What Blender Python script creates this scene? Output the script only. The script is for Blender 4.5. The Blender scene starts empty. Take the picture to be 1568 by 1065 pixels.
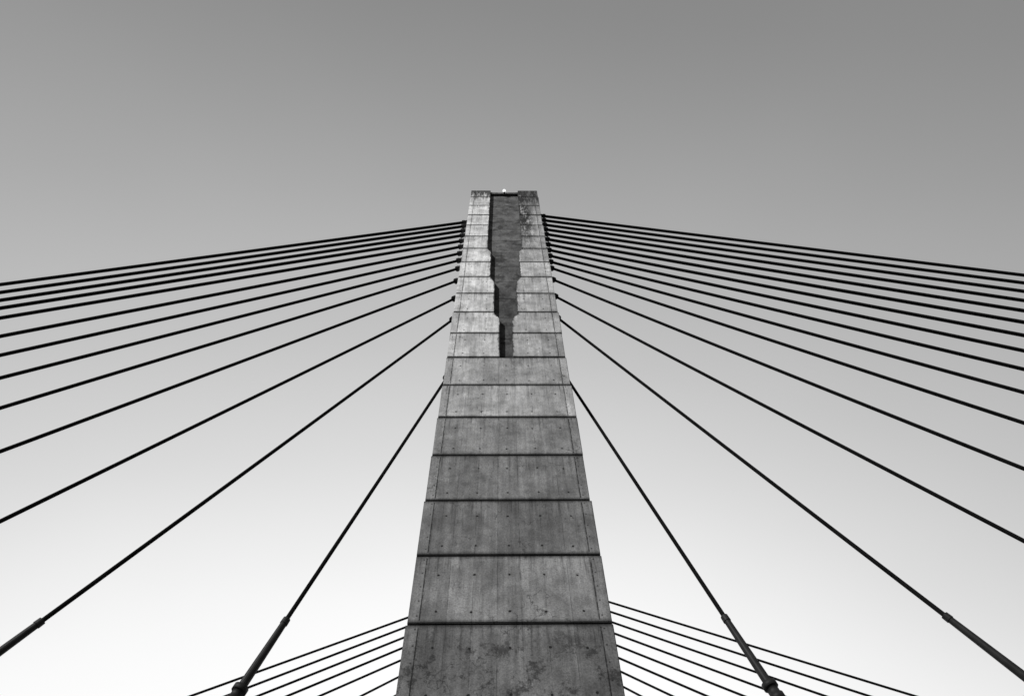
import bpy, bmesh, math, random
from mathutils import Vector, Matrix
random.seed(7)
S = bpy.context.scene
S.view_settings.view_transform = 'Standard'
S.view_settings.look = 'None'
S.view_settings.exposure = 0
EYE = 1.6
W = 4.5; HW = W/2; D0 = 12.3; H = 2.0355; DEPTH = 2.2
X0 = 0.18
ZJ = 10.44 + EYE            # a construction joint height (world)
ZTOP = 46.66 + EYE
DECK = 8.0 + EYE

# ---------------------------------------------------------------- node helpers
class NT:
    def __init__(s, tree): s.t = tree; tree.nodes.clear()
    def n(s, typ, **kw):
        nd = s.t.nodes.new(typ)
        for k, v in kw.items(): setattr(nd, k, v)
        return nd
    def link(s, a, b): s.t.links.new(a, b)
    def m(s, op, a, b=None, c=None, clamp=False):
        nd = s.n('ShaderNodeMath', operation=op); nd.use_clamp = clamp
        for i, v in enumerate((a, b, c)):
            if v is None: continue
            if isinstance(v, (int, float)): nd.inputs[i].default_value = v
            else: s.link(v, nd.inputs[i])
        return nd.outputs[0]
    def ss(s, v, a, b, o0=0.0, o1=1.0):
        nd = s.n('ShaderNodeMapRange', interpolation_type='SMOOTHSTEP')
        s.link(v, nd.inputs[0])
        for i, x in zip((1, 2, 3, 4), (a, b, o0, o1)): nd.inputs[i].default_value = x
        return nd.outputs[0]
    def noise(s, vec, scale, detail=4, rough=.55, mul=None):
        if mul:
            mp = s.n('ShaderNodeMapping'); mp.inputs['Scale'].default_value = mul
            s.link(vec, mp.inputs[0]); vec = mp.outputs[0]
        nd = s.n('ShaderNodeTexNoise'); nd.inputs['Scale'].default_value = scale
        nd.inputs['Detail'].default_value = detail; nd.inputs['Roughness'].default_value = rough
        s.link(vec, nd.inputs['Vector']); return nd.outputs['Fac']

def simple_mat(name, alb, rough=.6, nscale=6, amt=.25, metal=0, bump=.1, mul=None, spec=.5):
    m = bpy.data.materials.new(name); m.use_nodes = True
    t = NT(m.node_tree)
    out = t.n('ShaderNodeOutputMaterial'); b = t.n('ShaderNodeBsdfPrincipled')
    tc = t.n('ShaderNodeTexCoord').outputs['Object']
    nz = t.noise(tc, nscale, 6, .6, mul)
    v = t.m('MULTIPLY', t.ss(nz, .3, .7, 1-amt, 1+amt), alb)
    cc = t.n('ShaderNodeCombineColor')
    for i in range(3): t.link(v, cc.inputs[i])
    t.link(cc.outputs[0], b.inputs['Base Color'])
    b.inputs['Roughness'].default_value = rough; b.inputs['Metallic'].default_value = metal
    b.inputs['Specular IOR Level'].default_value = spec
    if bump > 0:
        bp = t.n('ShaderNodeBump'); bp.inputs['Strength'].default_value = bump; bp.inputs['Distance'].default_value = .02
        t.link(nz, bp.inputs['Height']); t.link(bp.outputs[0], b.inputs['Normal'])
    t.link(b.outputs[0], out.inputs[0])
    return m

# ---------------------------------------------------------------- pylon concrete
def pylon_mat():
    m = bpy.data.materials.new('weathered_cast_concrete'); m.use_nodes = True
    t = NT(m.node_tree)
    out = t.n('ShaderNodeOutputMaterial'); b = t.n('ShaderNodeBsdfPrincipled')
    tc = t.n('ShaderNodeTexCoord').outputs['Object']
    sp = t.n('ShaderNodeSeparateXYZ'); t.link(tc, sp.inputs[0])
    x, y, z = sp.outputs
    s = t.m('DIVIDE', t.m('SUBTRACT', z, ZJ - 20*H), H)
    seg = t.m('FLOOR', s); vz = t.m('MULTIPLY', t.m('FRACT', s), H)
    ax = t.m('ABSOLUTE', x)
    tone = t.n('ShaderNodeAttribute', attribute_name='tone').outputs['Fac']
    def cells(width, off, k):
        c = t.m('FLOOR', t.m('ADD', t.m('DIVIDE', x, width), t.m('ADD', off, t.m('MULTIPLY', seg, k))))
        cv = t.n('ShaderNodeCombineXYZ'); t.link(c, cv.inputs[0]); t.link(seg, cv.inputs[1])
        wn = t.n('ShaderNodeTexWhiteNoise', noise_dimensions='2D'); t.link(cv.outputs[0], wn.inputs['Vector'])
        return wn.outputs['Value']
    p1 = t.ss(cells(.56, .5, 0.0), 0, 1, .87, 1.13)
    p2 = t.ss(cells(.19, .2, .37), 0, 1, .96, 1.04)
    big = t.ss(t.noise(tc, .9, 6, .65), .3, .7, .66, 1.28)
    med = t.ss(t.noise(tc, 3.2, 7, .7), .3, .7, .72, 1.22)
    fine = t.ss(t.noise(tc, 24, 4, .75), .3, .7, .72, 1.24)
    streak = t.ss(t.noise(tc, 1.0, 5, .65, (6, 3, .4)), .32, .68, .80, 1.14)
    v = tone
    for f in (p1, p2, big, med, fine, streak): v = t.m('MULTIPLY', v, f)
    fb = t.m('ABSOLUTE', t.m('SUBTRACT', t.m('FRACT', t.m('ADD', t.m('DIVIDE', x, .56), .5)), .5))
    seam = t.m('MULTIPLY', t.m('GREATER_THAN', fb, .484), t.ss(t.noise(tc, 1.7, 3), .38, .6))
    v = t.m('MULTIPLY', v, t.m('SUBTRACT', 1, t.m('MULTIPLY', seam, .4)))
    # tie holes, slightly irregular
    wx = t.m('MULTIPLY', t.m('SUBTRACT', t.noise(tc, .9, 2), .5), .25)
    xw = t.m('ADD', x, wx); vw = t.m('ADD', vz, t.m('MULTIPLY', wx, .6))
    fx = t.m('MULTIPLY', t.m('SUBTRACT', t.m('FRACT', t.m('ADD', t.m('DIVIDE', xw, .83), .5)), .5), .83)
    dz = t.m('MINIMUM', t.m('ABSOLUTE', t.m('SUBTRACT', vw, .32)), t.m('ABSOLUTE', t.m('SUBTRACT', vw, 1.40)))
    dd = t.m('SQRT', t.m('ADD', t.m('MULTIPLY', fx, fx), t.m('MULTIPLY', dz, dz)))
    hole = t.ss(dd, .022, .036, 1, 0)
    halo = t.m('MULTIPLY', t.ss(dd, .02, .08, 1, 0), t.noise(tc, 2.3, 2))
    v = t.m('MULTIPLY', v, t.m('SUBTRACT', 1, t.m('MULTIPLY', hole, .93)))
    v = t.m('MULTIPLY', v, t.m('SUBTRACT', 1, t.m('MULTIPLY', halo, .25)))
    # edge form line
    el = t.ss(t.m('ABSOLUTE', t.m('SUBTRACT', ax, HW-.26)), .011, .02, 1, 0)
    el = t.m('MULTIPLY', el, t.m('MULTIPLY', t.m('GREATER_THAN', vz, .09), t.m('LESS_THAN', vz, H-.1)))
    el = t.m('MULTIPLY', el, t.ss(t.noise(tc, 5, 3), .35, .55, .5, 1))
    v = t.m('MULTIPLY', v, t.m('SUBTRACT', 1, t.m('MULTIPLY', el, .85)))
    nz_ = t.m('MULTIPLY', t.m('SUBTRACT', t.m('FRACT', t.m('DIVIDE', vz, .42)), .5), .42)
    nx_ = t.m('SUBTRACT', ax, HW-.19)
    nd = t.m('SQRT', t.m('ADD', t.m('MULTIPLY', nz_, nz_), t.m('MULTIPLY', nx_, nx_)))
    v = t.m('MULTIPLY', v, t.ss(nd, .014, .03, .3, 1))
    # joint grime and drips
    jd = t.m('MINIMUM', vz, t.m('SUBTRACT', H, vz))
    jn = t.noise(tc, 6, 4, .7, (1, 1, .4))
    v = t.m('MULTIPLY', v, t.ss(t.m('DIVIDE', jd, t.m('ADD', .15, jn)), .03, .24, .25, 1))
    drip = t.m('MULTIPLY', t.ss(t.noise(tc, 1.0, 4, .7, (9, 3, .5)), .50, .64), t.ss(vz, .6, H))
    v = t.m('MULTIPLY', v, t.m('SUBTRACT', 1, t.m('MULTIPLY', drip, .5)))
    # dark mould blotches low on the leg
    low = t.ss(z, 9.5+EYE, 10.9+EYE, 1, .2)
    bl = t.m('MULTIPLY', t.ss(t.noise(tc, 1.6, 9, .78), .49, .59), low)
    v = t.m('MULTIPLY', v, t.m('SUBTRACT', 1, t.m('MULTIPLY', bl, .75)))
    spk = t.m('MULTIPLY', t.ss(t.noise(tc, 10, 6, .8), .57, .65), t.ss(t.noise(tc, .9, 2), .42, .6))
    v = t.m('MULTIPLY', v, t.m('SUBTRACT', 1, t.m('MULTIPLY', spk, .6)))
    # hairline cracks
    vo = t.n('ShaderNodeTexVoronoi', feature='DISTANCE_TO_EDGE'); vo.inputs['Scale'].default_value = 1.1
    mp = t.n('ShaderNodeVectorMath', operation='ADD'); nv = t.n('ShaderNodeTexNoise'); nv.inputs['Scale'].default_value = 2.2; nv.inputs['Detail'].default_value = 6
    t.link(tc, nv.inputs['Vector']); t.link(tc, mp.inputs[0]); t.link(nv.outputs['Color'], mp.inputs[1]); t.link(mp.outputs[0], vo.inputs['Vector'])
    ck = t.m('MULTIPLY', t.ss(vo.outputs['Distance'], .004, .016, 1, 0), t.ss(t.noise(tc, .7, 2), .52, .60))
    v = t.m('MULTIPLY', v, t.m('SUBTRACT', 1, t.m('MULTIPLY', ck, .55)))
    eff = t.m('MULTIPLY', t.ss(t.noise(tc, 2.0, 7, .75, (2.5, 1, .6)), .57, .68), .4)
    v = t.m('MULTIPLY', v, t.m('ADD', 1, eff))
    # ragged dark band along the arrises of the recess
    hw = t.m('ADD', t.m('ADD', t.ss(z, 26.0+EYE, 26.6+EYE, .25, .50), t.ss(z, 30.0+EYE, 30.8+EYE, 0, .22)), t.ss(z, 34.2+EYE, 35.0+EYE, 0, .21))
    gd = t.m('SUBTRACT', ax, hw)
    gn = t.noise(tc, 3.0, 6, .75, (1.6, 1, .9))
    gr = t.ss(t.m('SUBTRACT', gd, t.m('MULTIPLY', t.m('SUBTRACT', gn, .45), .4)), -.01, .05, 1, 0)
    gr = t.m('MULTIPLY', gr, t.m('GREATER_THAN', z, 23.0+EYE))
    # black run-off from the head
    hgt = t.ss(z, 30+EYE, 40.5+EYE)
    lane = t.m('MULTIPLY', t.ss(x, .7, .95), t.ss(x, 1.35, 2.0, 1, .3))
    rn = t.ss(t.noise(tc, 1.0, 7, .8, (4, 2, .9)), .38, .52)
    run = t.m('MULTIPLY', t.m('MULTIPLY', hgt, lane), rn)
    topn = t.ss(t.noise(tc, 1.0, 7, .8, (5, 2, .6)), .35, .6)
    topd = t.m('MULTIPLY', t.ss(t.m('ADD', z, t.m('MULTIPLY', topn, 2.2)), 45.6+EYE, 47.6+EYE), .9)
    topr = t.m('MULTIPLY', t.m('MULTIPLY', t.ss(z, 41.0+EYE, 44.5+EYE), t.ss(x, .5, .9)), t.ss(topn, 0, 1, .6, .97))
    run = t.m('MAXIMUM', t.m('MULTIPLY', run, .95), t.m('MAXIMUM', topd, topr))
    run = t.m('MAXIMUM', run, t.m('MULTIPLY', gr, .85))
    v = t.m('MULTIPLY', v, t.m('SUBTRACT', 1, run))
    v = t.m('MAXIMUM', v, .01)
    cc = t.n('ShaderNodeCombineColor')
    for i in range(3): t.link(v, cc.inputs[i])
    t.link(cc.outputs[0], b.inputs['Base Color'])
    b.inputs['Roughness'].default_value = .85
    b.inputs['Specular IOR Level'].default_value = .25
    hh = t.m('SUBTRACT', t.m('MULTIPLY', t.noise(tc, 14, 8, .7), .8), t.m('ADD', t.m('MULTIPLY', hole, 2), t.m('ADD', el, t.m('MULTIPLY', seam, .3))))
    bp = t.n('ShaderNodeBump'); bp.inputs['Strength'].default_value = .5; bp.inputs['Distance'].default_value = .015
    t.link(hh, bp.inputs['Height']); t.link(bp.outputs[0], b.inputs['Normal'])
    t.link(b.outputs[0], out.inputs[0])
    return m

def recess_mat():
    m = bpy.data.materials.new('stained_recess_concrete'); m.use_nodes = True
    t = NT(m.node_tree)
    out = t.n('ShaderNodeOutputMaterial'); b = t.n('ShaderNodeBsdfPrincipled')
    tc = t.n('ShaderNodeTexCoord').outputs['Object']
    sp = t.n('ShaderNodeSeparateXYZ'); t.link(tc, sp.inputs[0]); x = sp.outputs[0]; z = sp.outputs[2]
    a = t.ss(t.noise(tc, 1.0, 6, .7, (1.6, 1, 1.3)), .35, .68, .6, 1.35)
    bnd = t.ss(t.noise(tc, 1.0, 6, .75, (1.1, .3, 1.2)), .50, .60, 1, .4)
    fz = t.m('FRACT', t.m('DIVIDE', t.m('SUBTRACT', z, ZJ-20*H), H))
    jl = t.ss(t.m('ABSOLUTE', t.m('SUBTRACT', fz, .5)), .478, .49, 1, .45)
    c = t.ss(t.noise(tc, 12, 5, .7), .3, .7, .7, 1.25)
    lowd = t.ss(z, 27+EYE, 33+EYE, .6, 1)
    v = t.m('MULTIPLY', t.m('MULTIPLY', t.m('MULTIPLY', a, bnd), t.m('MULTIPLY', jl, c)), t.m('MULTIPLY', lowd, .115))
    cc = t.n('ShaderNodeCombineColor')
    for i in range(3): t.link(v, cc.inputs[i])
    t.link(cc.outputs[0], b.inputs['Base Color']); b.inputs['Roughness'].default_value = .9
    b.inputs['Specular IOR Level'].default_value = .2
    t.link(b.outputs[0], out.inputs[0]); return m

M_CON = pylon_mat(); M_REC = recess_mat()
M_CAB = simple_mat('black_cable_sheath', .006, .9, 3, .3, bump=0, spec=.05)
M_SLV = simple_mat('painted_steel_guide_pipe', .014, .6, 5, .35, bump=.03, spec=.2)
M_DECK = simple_mat('deck_concrete', .3, .85, 1.2, .3)
M_ASP = simple_mat('asphalt', .05, .9, 30, .3)
M_GRD = simple_mat('dry_grass_ground', .16, .95, .6, .35, bump=.5)
M_PAINT = simple_mat('white_road_paint', .7, .6, 8, .15)
M_STEEL = simple_mat('galvanised_steel', .35, .45, 8, .2, metal=.6)
M_EDGE = simple_mat('dark_recess_edge', .02, .95, 4, .5)

# ---------------------------------------------------------------- pylon geometry
SLOT = [(22.65, .25), (26.05, .25), (26.55, .50), (30.1, .50), (30.7, .72), (34.25, .72), (34.9, .93), (50, .93)]
def slot_hw(zr):
    if zr < SLOT[0][0]-1e-6: return 0
    for (a, wa), (b_, wb) in zip(SLOT[:-1], SLOT[1:]):
        if zr <= b_: return wa+(wb-wa)*(zr-a)/(b_-a)
    return SLOT[-1][1]

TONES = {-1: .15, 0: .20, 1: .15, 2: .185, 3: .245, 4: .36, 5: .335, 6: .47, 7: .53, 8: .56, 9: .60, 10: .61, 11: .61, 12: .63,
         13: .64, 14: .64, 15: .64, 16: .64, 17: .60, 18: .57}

def make_pylon(name, xc, yc_front, mirror=False):
    bm = bmesh.new(); lay = bm.faces.layers.float.new('tone')
    def prism(poly, y0, y1, tone, bev=.018):
        vf = [bm.verts.new((px, y0, pz)) for px, pz in poly]
        vb = [bm.verts.new((px, y1, pz)) for px, pz in poly]
        n = len(poly); fs = []
        f0 = bm.faces.new(vf); fs.append(f0); fs.append(bm.faces.new(vb[::-1]))
        for i in range(n):
            j = (i+1) % n
            ff = bm.faces.new((vf[j], vf[i], vb[i], vb[j])); fs.append(ff)
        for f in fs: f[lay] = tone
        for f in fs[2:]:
            if all(abs(v.co.x) < 1.0 for v in f.verts): f.material_index = 1   # recess reveals: near-black material
        if bev:
            r = bmesh.ops.bevel(bm, geom=list(f0.edges), offset=bev, segments=2, affect='EDGES')
            for f in r['faces']: f[lay] = tone*.9
    k = -6
    rr = random.Random(3)
    g = .022
    while True:
        zb = ZJ + k*H; zt = min(zb + H, ZTOP)
        if zb < -1: k += 1; continue
        if zb >= ZTOP-.05: break
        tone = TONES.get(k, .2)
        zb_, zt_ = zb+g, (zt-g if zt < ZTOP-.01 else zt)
        jl, jr, jf = rr.uniform(-.018, .018), rr.uniform(-.018, .018), rr.uniform(-.008, .008)
        L, R = -HW+jl, HW+jr
        bt = .016
        if zb+.1 - EYE < SLOT[0][0]:
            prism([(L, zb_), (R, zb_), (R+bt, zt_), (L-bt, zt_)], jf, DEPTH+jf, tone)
        else:
            brk = [zb_] + [a+EYE for a, _ in SLOT if zb_ < a+EYE < zt_] + [zt_]
            hs = [(slot_hw(max(q-EYE, SLOT[0][0])), q) for q in brk]
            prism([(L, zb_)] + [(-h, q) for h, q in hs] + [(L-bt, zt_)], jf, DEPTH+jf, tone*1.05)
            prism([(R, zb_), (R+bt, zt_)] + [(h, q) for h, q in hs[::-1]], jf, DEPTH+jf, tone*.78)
        k += 1
    prism([(-.925, ZTOP-.42), (.925, ZTOP-.42), (.925, ZTOP-.06), (.4, ZTOP-.10), (-.4, ZTOP-.10), (-.925, ZTOP-.06)], .10, .6, .9, 0)
    me = bpy.data.meshes.new(name+'_mesh')
    bmesh.ops.recalc_face_normals(bm, faces=bm.faces[:])
    bm.to_mesh(me); bm.free(); me.materials.append(M_CON); me.materials.append(M_EDGE)
    ob = bpy.data.objects.new('cast_segments', me); S.collection.objects.link(ob)
    bm = bmesh.new()
    bmesh.ops.create_cube(bm, size=1)
    cw = HW-.07; y0, y1 = .27, DEPTH-.06; z0, z1 = -.9, ZTOP-.13
    for v in bm.verts:
        v.co = Vector((v.co.x*2*cw, (y0+y1)/2+v.co.y*(y1-y0), (z0+z1)/2+v.co.z*(z1-z0)))
    me2 = bpy.data.meshes.new(name+'_core'); bm.to_mesh(me2); bm.free(); me2.materials.append(M_REC)
    co = bpy.data.objects.new('recess_core', me2); S.collection.objects.link(co)
    root = bpy.data.objects.new(name, None); S.collection.objects.link(root)
    root.location = (xc, yc_front, 0)
    ob.parent = root; co.parent = root
    if mirror: root.rotation_euler[2] = math.pi; root.location = (xc, yc_front+DEPTH, 0)
    return root

PY = D0 + .9      # cable plane of near leg
FAR = 46.0
make_pylon('concrete_bridge_pylon', X0, D0)
make_pylon('concrete_bridge_pylon', X0+.3, FAR-.9-.4, True)

# ---------------------------------------------------------------- stay cables
def tube(name, pts, segs=16):
    bm = bmesh.new(); rings = []
    side = Vector((0, 1, 0))
    for i, (p, r, mi) in enumerate(pts):
        a = pts[max(i-1, 0)][0]; b_ = pts[min(i+1, len(pts)-1)][0]
        d = (b_-a).normalized(); up = side.cross(d).normalized()
        rings.append([bm.verts.new(p + (side*math.cos(t_)+up*math.sin(t_))*r) for t_ in [2*math.pi*q/segs for q in range(segs)]])
    for i in range(len(rings)-1):
        for q in range(segs):
            f = bm.faces.new((rings[i][q], rings[i][(q+1) % segs], rings[i+1][(q+1) % segs], rings[i+1][q]))
            f.material_index = max(pts[i][2], pts[i+1][2]); f.smooth = abs(pts[i][1]-pts[i+1][1]) < .004
    bm.faces.new(rings[0]); bm.faces.new(rings[-1][::-1])
    bmesh.ops.recalc_face_normals(bm, faces=bm.faces[:])
    me = bpy.data.meshes.new(name+'_mesh'); bm.to_mesh(me); bm.free()
    me.materials.append(M_CAB); me.materials.append(M_SLV)
    ob = bpy.data.objects.new(name, me); S.collection.objects.link(ob); return ob

def stay(sx, xc, y, ax, az, zp, rad):
    top = Vector((xc+sx*(HW-.1), y, zp)); low = Vector((xc+sx*ax, y, az))
    d = (low-top).normalized()
    end = top + d*((DECK-.2-top.z)/d.z)
    L = (end-top).length
    sag = .0022*L
    def P(s): return top + d*s - Vector((0, 0, 4*sag*(s/L)*(1-s/L)))
    slv = min((11.4+EYE - DECK+.2)/abs(d.z), 7.0)
    pts = [(P(0), .13, 1), (P(.42), .12, 1), (P(.43), .15, 1), (P(.56), .15, 1), (P(.57), rad, 0)]
    n = 14
    for i in range(1, n): pts.append((P(.57+(L-slv-.57)*i/n), rad, 0))
    s0 = L-slv
    pts += [(P(s0), rad, 0), (P(s0+.01), rad+.035, 1), (P(s0+.16), rad+.04, 1), (P(s0+.17), rad+.025, 1)]
    sc = L-(9.62+EYE-DECK+.2)/abs(d.z)
    if sc < s0+.3: sc = s0+.3+.2
    pts += [(P(sc), rad+.045, 1), (P(sc+.01), .165, 1), (P(sc+.13), .165, 1), (P(sc+.14), .125, 1),
            (P(sc+.3), .125, 1), (P(sc+.31), .16, 1), (P(sc+.45), .16, 1), (P(sc+.46), .12, 1), (P(L), .12, 1)]
    return tube('stay_cable', pts)

LZ = [23.15, 28.3, 30.6, 32.8, 34.5, 35.7, 36.8, 37.9, 38.9, 39.9, 40.8, 41.7, 42.5]
LX = [5.75, 11.95, 18.15, 24.4, 30.5, 36.7, 42.9, 49.4, 58.0, 62.2, 65.7, 69.6, 74.6]
RZ = [23.35, 28.5, 30.9, 33.0, 34.6] + [34.6+.93*(i+1) for i in range(10)]
RX = [5.6+5.75*i for i in range(15)]
def fan(sx, xc, y, zs, xs):
    for i, (zz, xx) in enumerate(zip(zs, xs)):
        rad = .054 + .036*min(i/9, 1)
        stay(sx, xc, y, xx, 9.5+EYE, zz+EYE, rad)
for xc, yy in ((X0, PY), (X0+.3, FAR)):
    fan(-1, xc, yy, LZ, LX)
    fan(+1, xc, yy, RZ, RX)

# ---------------------------------------------------------------- box helper
def boxes(name, lst, mats, bev=0):
    bm = bmesh.new()
    for (x0, x1, y0, y1, z0, z1, mi) in lst:
        vs = [bm.verts.new((a, b_, c)) for a in (x0, x1) for b_ in (y0, y1) for c in (z0, z1)]
        for idx in ((0, 1, 3, 2), (4, 6, 7, 5), (0, 4, 5, 1), (2, 3, 7, 6), (0, 2, 6, 4), (1, 5, 7, 3)):
            f = bm.faces.new([vs[i] for i in idx]); f.material_index = mi
    bmesh.ops.recalc_face_normals(bm, faces=bm.faces[:])
    me = bpy.data.meshes.new(name+'_mesh'); bm.to_mesh(me); bm.free()
    for m in mats: me.materials.append(m)
    ob = bpy.data.objects.new(name, me); S.collection.objects.link(ob); return ob

yA, yB = D0+DEPTH+.15, FAR-1.6
outr = []
for sg, XS in ((-1, LX), (1, RX)):
    for xx in XS:
        c = X0+sg*(xx+.6)
        outr.append((c-.55, c+.55, PY-.35, yA-.002, DECK-1.0, DECK-.06, 0))
        outr.append((c-.55, c+.55, yB+.002, FAR+.35, DECK-1.0, DECK-.06, 0))
boxes('bridge_deck', [(-140, 140, yA, yB, DECK-.5, DECK, 0), (-140, 140, yA+1, yA+2.2, DECK-2.2, DECK-.505, 0),
                      (-140, 140, yB-2.2, yB-1, DECK-2.2, DECK-.505, 0)] +
      [(-138+6*i, -137.6+6*i, yA+2.2, yB-2.2, DECK-1.5, DECK-.505, 0) for i in range(46)] + outr, [M_DECK])
boxes('bridge_roadway', [(-140, 140, yA+1.5, yB-1.5, DECK+.004, DECK+.05, 0)], [M_ASP])
boxes('road_markings', [(-138+9*i, -134+9*i, (yA+yB)/2+o-.07, (yA+yB)/2+o+.07, DECK+.054, DECK+.058, 0) for i in range(30) for o in (-7, 7)] +
      [(-140, 140, (yA+yB)/2-.3+o, (yA+yB)/2-.16+o, DECK+.054, DECK+.058, 0) for o in (0, .46)], [M_PAINT])
rl = []
for yy in (yA+.2, yB-.3):
    for i in range(140): rl.append((-139+2*i, -138.92+2*i, yy, yy+.08, DECK, DECK+.62, 0))
    for zz in (.3, .62): rl.append((-140, 140, yy-.003, yy+.083, DECK+zz+.002, DECK+zz+.08, 0))
boxes('bridge_railing', rl, [M_STEEL])
boxes('pylon_crossbeam', [(X0-1.6, X0+1.6, D0+DEPTH-.1, FAR-1.0, DECK-4.6, DECK-2.25, 0)], [M_DECK])
for px in (-120, -80, 80, 120):
    boxes('bridge_pier', [(px-1, px+1, yA+2, yA+5, -.5, DECK-3.4, 0), (px-1, px+1, yB-5, yB-2, -.5, DECK-3.4, 0),
                          (px-1.3, px+1.3, yA+.9, yB-.9, DECK-3.395, DECK-2.205, 0)], [M_DECK])
bm = bmesh.new(); bmesh.ops.create_grid(bm, x_segments=60, y_segments=60, size=2500)
for v in bm.verts:
    r = math.hypot(v.co.x, v.co.y)
    if r > 300: v.co.z = random.uniform(-.5, 2.0)
me = bpy.data.meshes.new('ground_mesh'); bm.to_mesh(me); bm.free(); me.materials.append(M_GRD)
g = bpy.data.objects.new('ground', me); S.collection.objects.link(g)

# ---------------------------------------------------------------- beacon lamp
bm = bmesh.new()
bmesh.ops.create_cone(bm, cap_ends=True, segments=16, radius1=.05, radius2=.05, depth=.12, matrix=Matrix.Translation((0, 0, .0)))
n0 = len(bm.faces)
bmesh.ops.create_uvsphere(bm, u_segments=16, v_segments=10, radius=.115, matrix=Matrix.Translation((0, -.02, .12)))
for i, f in enumerate(bm.faces):
    if i >= n0: f.material_index = 1
    f.smooth = i >= n0
bmesh.ops.create_cone(bm, cap_ends=True, segments=4, radius1=.05, radius2=.05, depth=.24, matrix=Matrix.Translation((0, .12, -.05)) @ Matrix.Rotation(math.pi/2, 4, 'X'))
me = bpy.data.meshes.new('beacon_mesh'); bm.to_mesh(me); bm.free()
me.materials.append(M_SLV)
ml = bpy.data.materials.new('lit_lens'); ml.use_nodes = True
t = NT(ml.node_tree); o_ = t.n('ShaderNodeOutputMaterial'); e = t.n('ShaderNodeEmission'); e.inputs['Strength'].default_value = 1.2
t.link(e.outputs[0], o_.inputs[0]); me.materials.append(ml)
bc = bpy.data.objects.new('beacon_lamp', me); S.collection.objects.link(bc)
bc.location = (X0+.0, D0-.06, ZTOP-.46)

# ---------------------------------------------------------------- light
sd = Vector((-.58, -.68, .45)).normalized()
sl = bpy.data.lights.new('sun', 'SUN'); sl.energy = 3.6; sl.angle = math.radians(.5); sl.color = (1, .997, .99)
so = bpy.data.objects.new('sun', sl); S.collection.objects.link(so)
so.rotation_euler = sd.to_track_quat('Z', 'Y').to_euler(); so.location = (-30, -30, 60)

w = bpy.data.worlds.new('World'); S.world = w; w.use_nodes = True
t = NT(w.node_tree)
out = t.n('ShaderNodeOutputWorld'); bg = t.n('ShaderNodeBackground')
sky = t.n('ShaderNodeTexSky', sky_type='NISHITA'); sky.sun_disc = False
sky.sun_elevation = math.asin(sd.z); sky.sun_rotation = math.atan2(sd.x, sd.y)
bw = t.n('ShaderNodeRGBToBW'); t.link(sky.outputs[0], bw.inputs[0])
tc = t.n('ShaderNodeTexCoord').outputs['Generated']
azm = math.radians(-6); elv = math.radians(-10)
ax_ = Vector((math.sin(azm)*math.cos(elv), math.cos(azm)*math.cos(elv), math.sin(elv)))
dp = t.n('ShaderNodeVectorMath', operation='DOT_PRODUCT'); t.link(tc, dp.inputs[0]); dp.inputs[1].default_value = ax_
el = t.m('MULTIPLY', t.m('ADD', dp.outputs['Value'], 1.0), .5)
cr = t.n('ShaderNodeValToRGB'); t.link(el, cr.inputs[0])
cr.color_ramp.interpolation = 'B_SPLINE'
pp = [(-1, .16), (-.5, .185), (-.156, .235), (.096, .39), (.309, .57), (.456, .70), (.58, .90), (.68, 1.0), (1, 1.0)]
pts = [((d+1)/2, c) for d, c in pp]
r = cr.color_ramp
r.elements[0].position = pts[0][0]; r.elements[1].position = pts[-1][0]
for p, c in pts[1:-1]: r.elements.new(p)
for e_, (p, c) in zip(r.elements, pts): e_.color = (c, c, c, 1)
b2 = t.n('ShaderNodeRGBToBW'); t.link(cr.outputs[0], b2.inputs[0])
haze = t.ss(t.noise(tc, 1.5, 3, .5), .3, .7, .975, 1.025)
val = t.m('ADD', t.m('MULTIPLY', b2.outputs[0], 9.1), t.m('MULTIPLY', bw.outputs[0], .08))
val = t.m('MULTIPLY', val, haze)
cc = t.n('ShaderNodeCombineColor')
for i in range(3): t.link(val, cc.inputs[i])
t.link(cc.outputs[0], bg.inputs[0]); bg.inputs[1].default_value = .11
t.link(bg.outputs[0], out.inputs[0])

# ---------------------------------------------------------------- camera
f = 1045.0
up = Vector((-16, 549.5, -f)).normalized()
a = Vector((1, 0, -16/f)).normalized()
b_ = up.cross(a).normalized()
R = Matrix((a, b_, up))
cam = bpy.data.cameras.new('camera'); cam.sensor_width = 36; cam.lens = 36*f/1568; cam.clip_end = 6000
co = bpy.data.objects.new('camera', cam); S.collection.objects.link(co)
co.matrix_world = Matrix.Translation((0, 0, EYE)) @ R.to_4x4()
S.camera = co
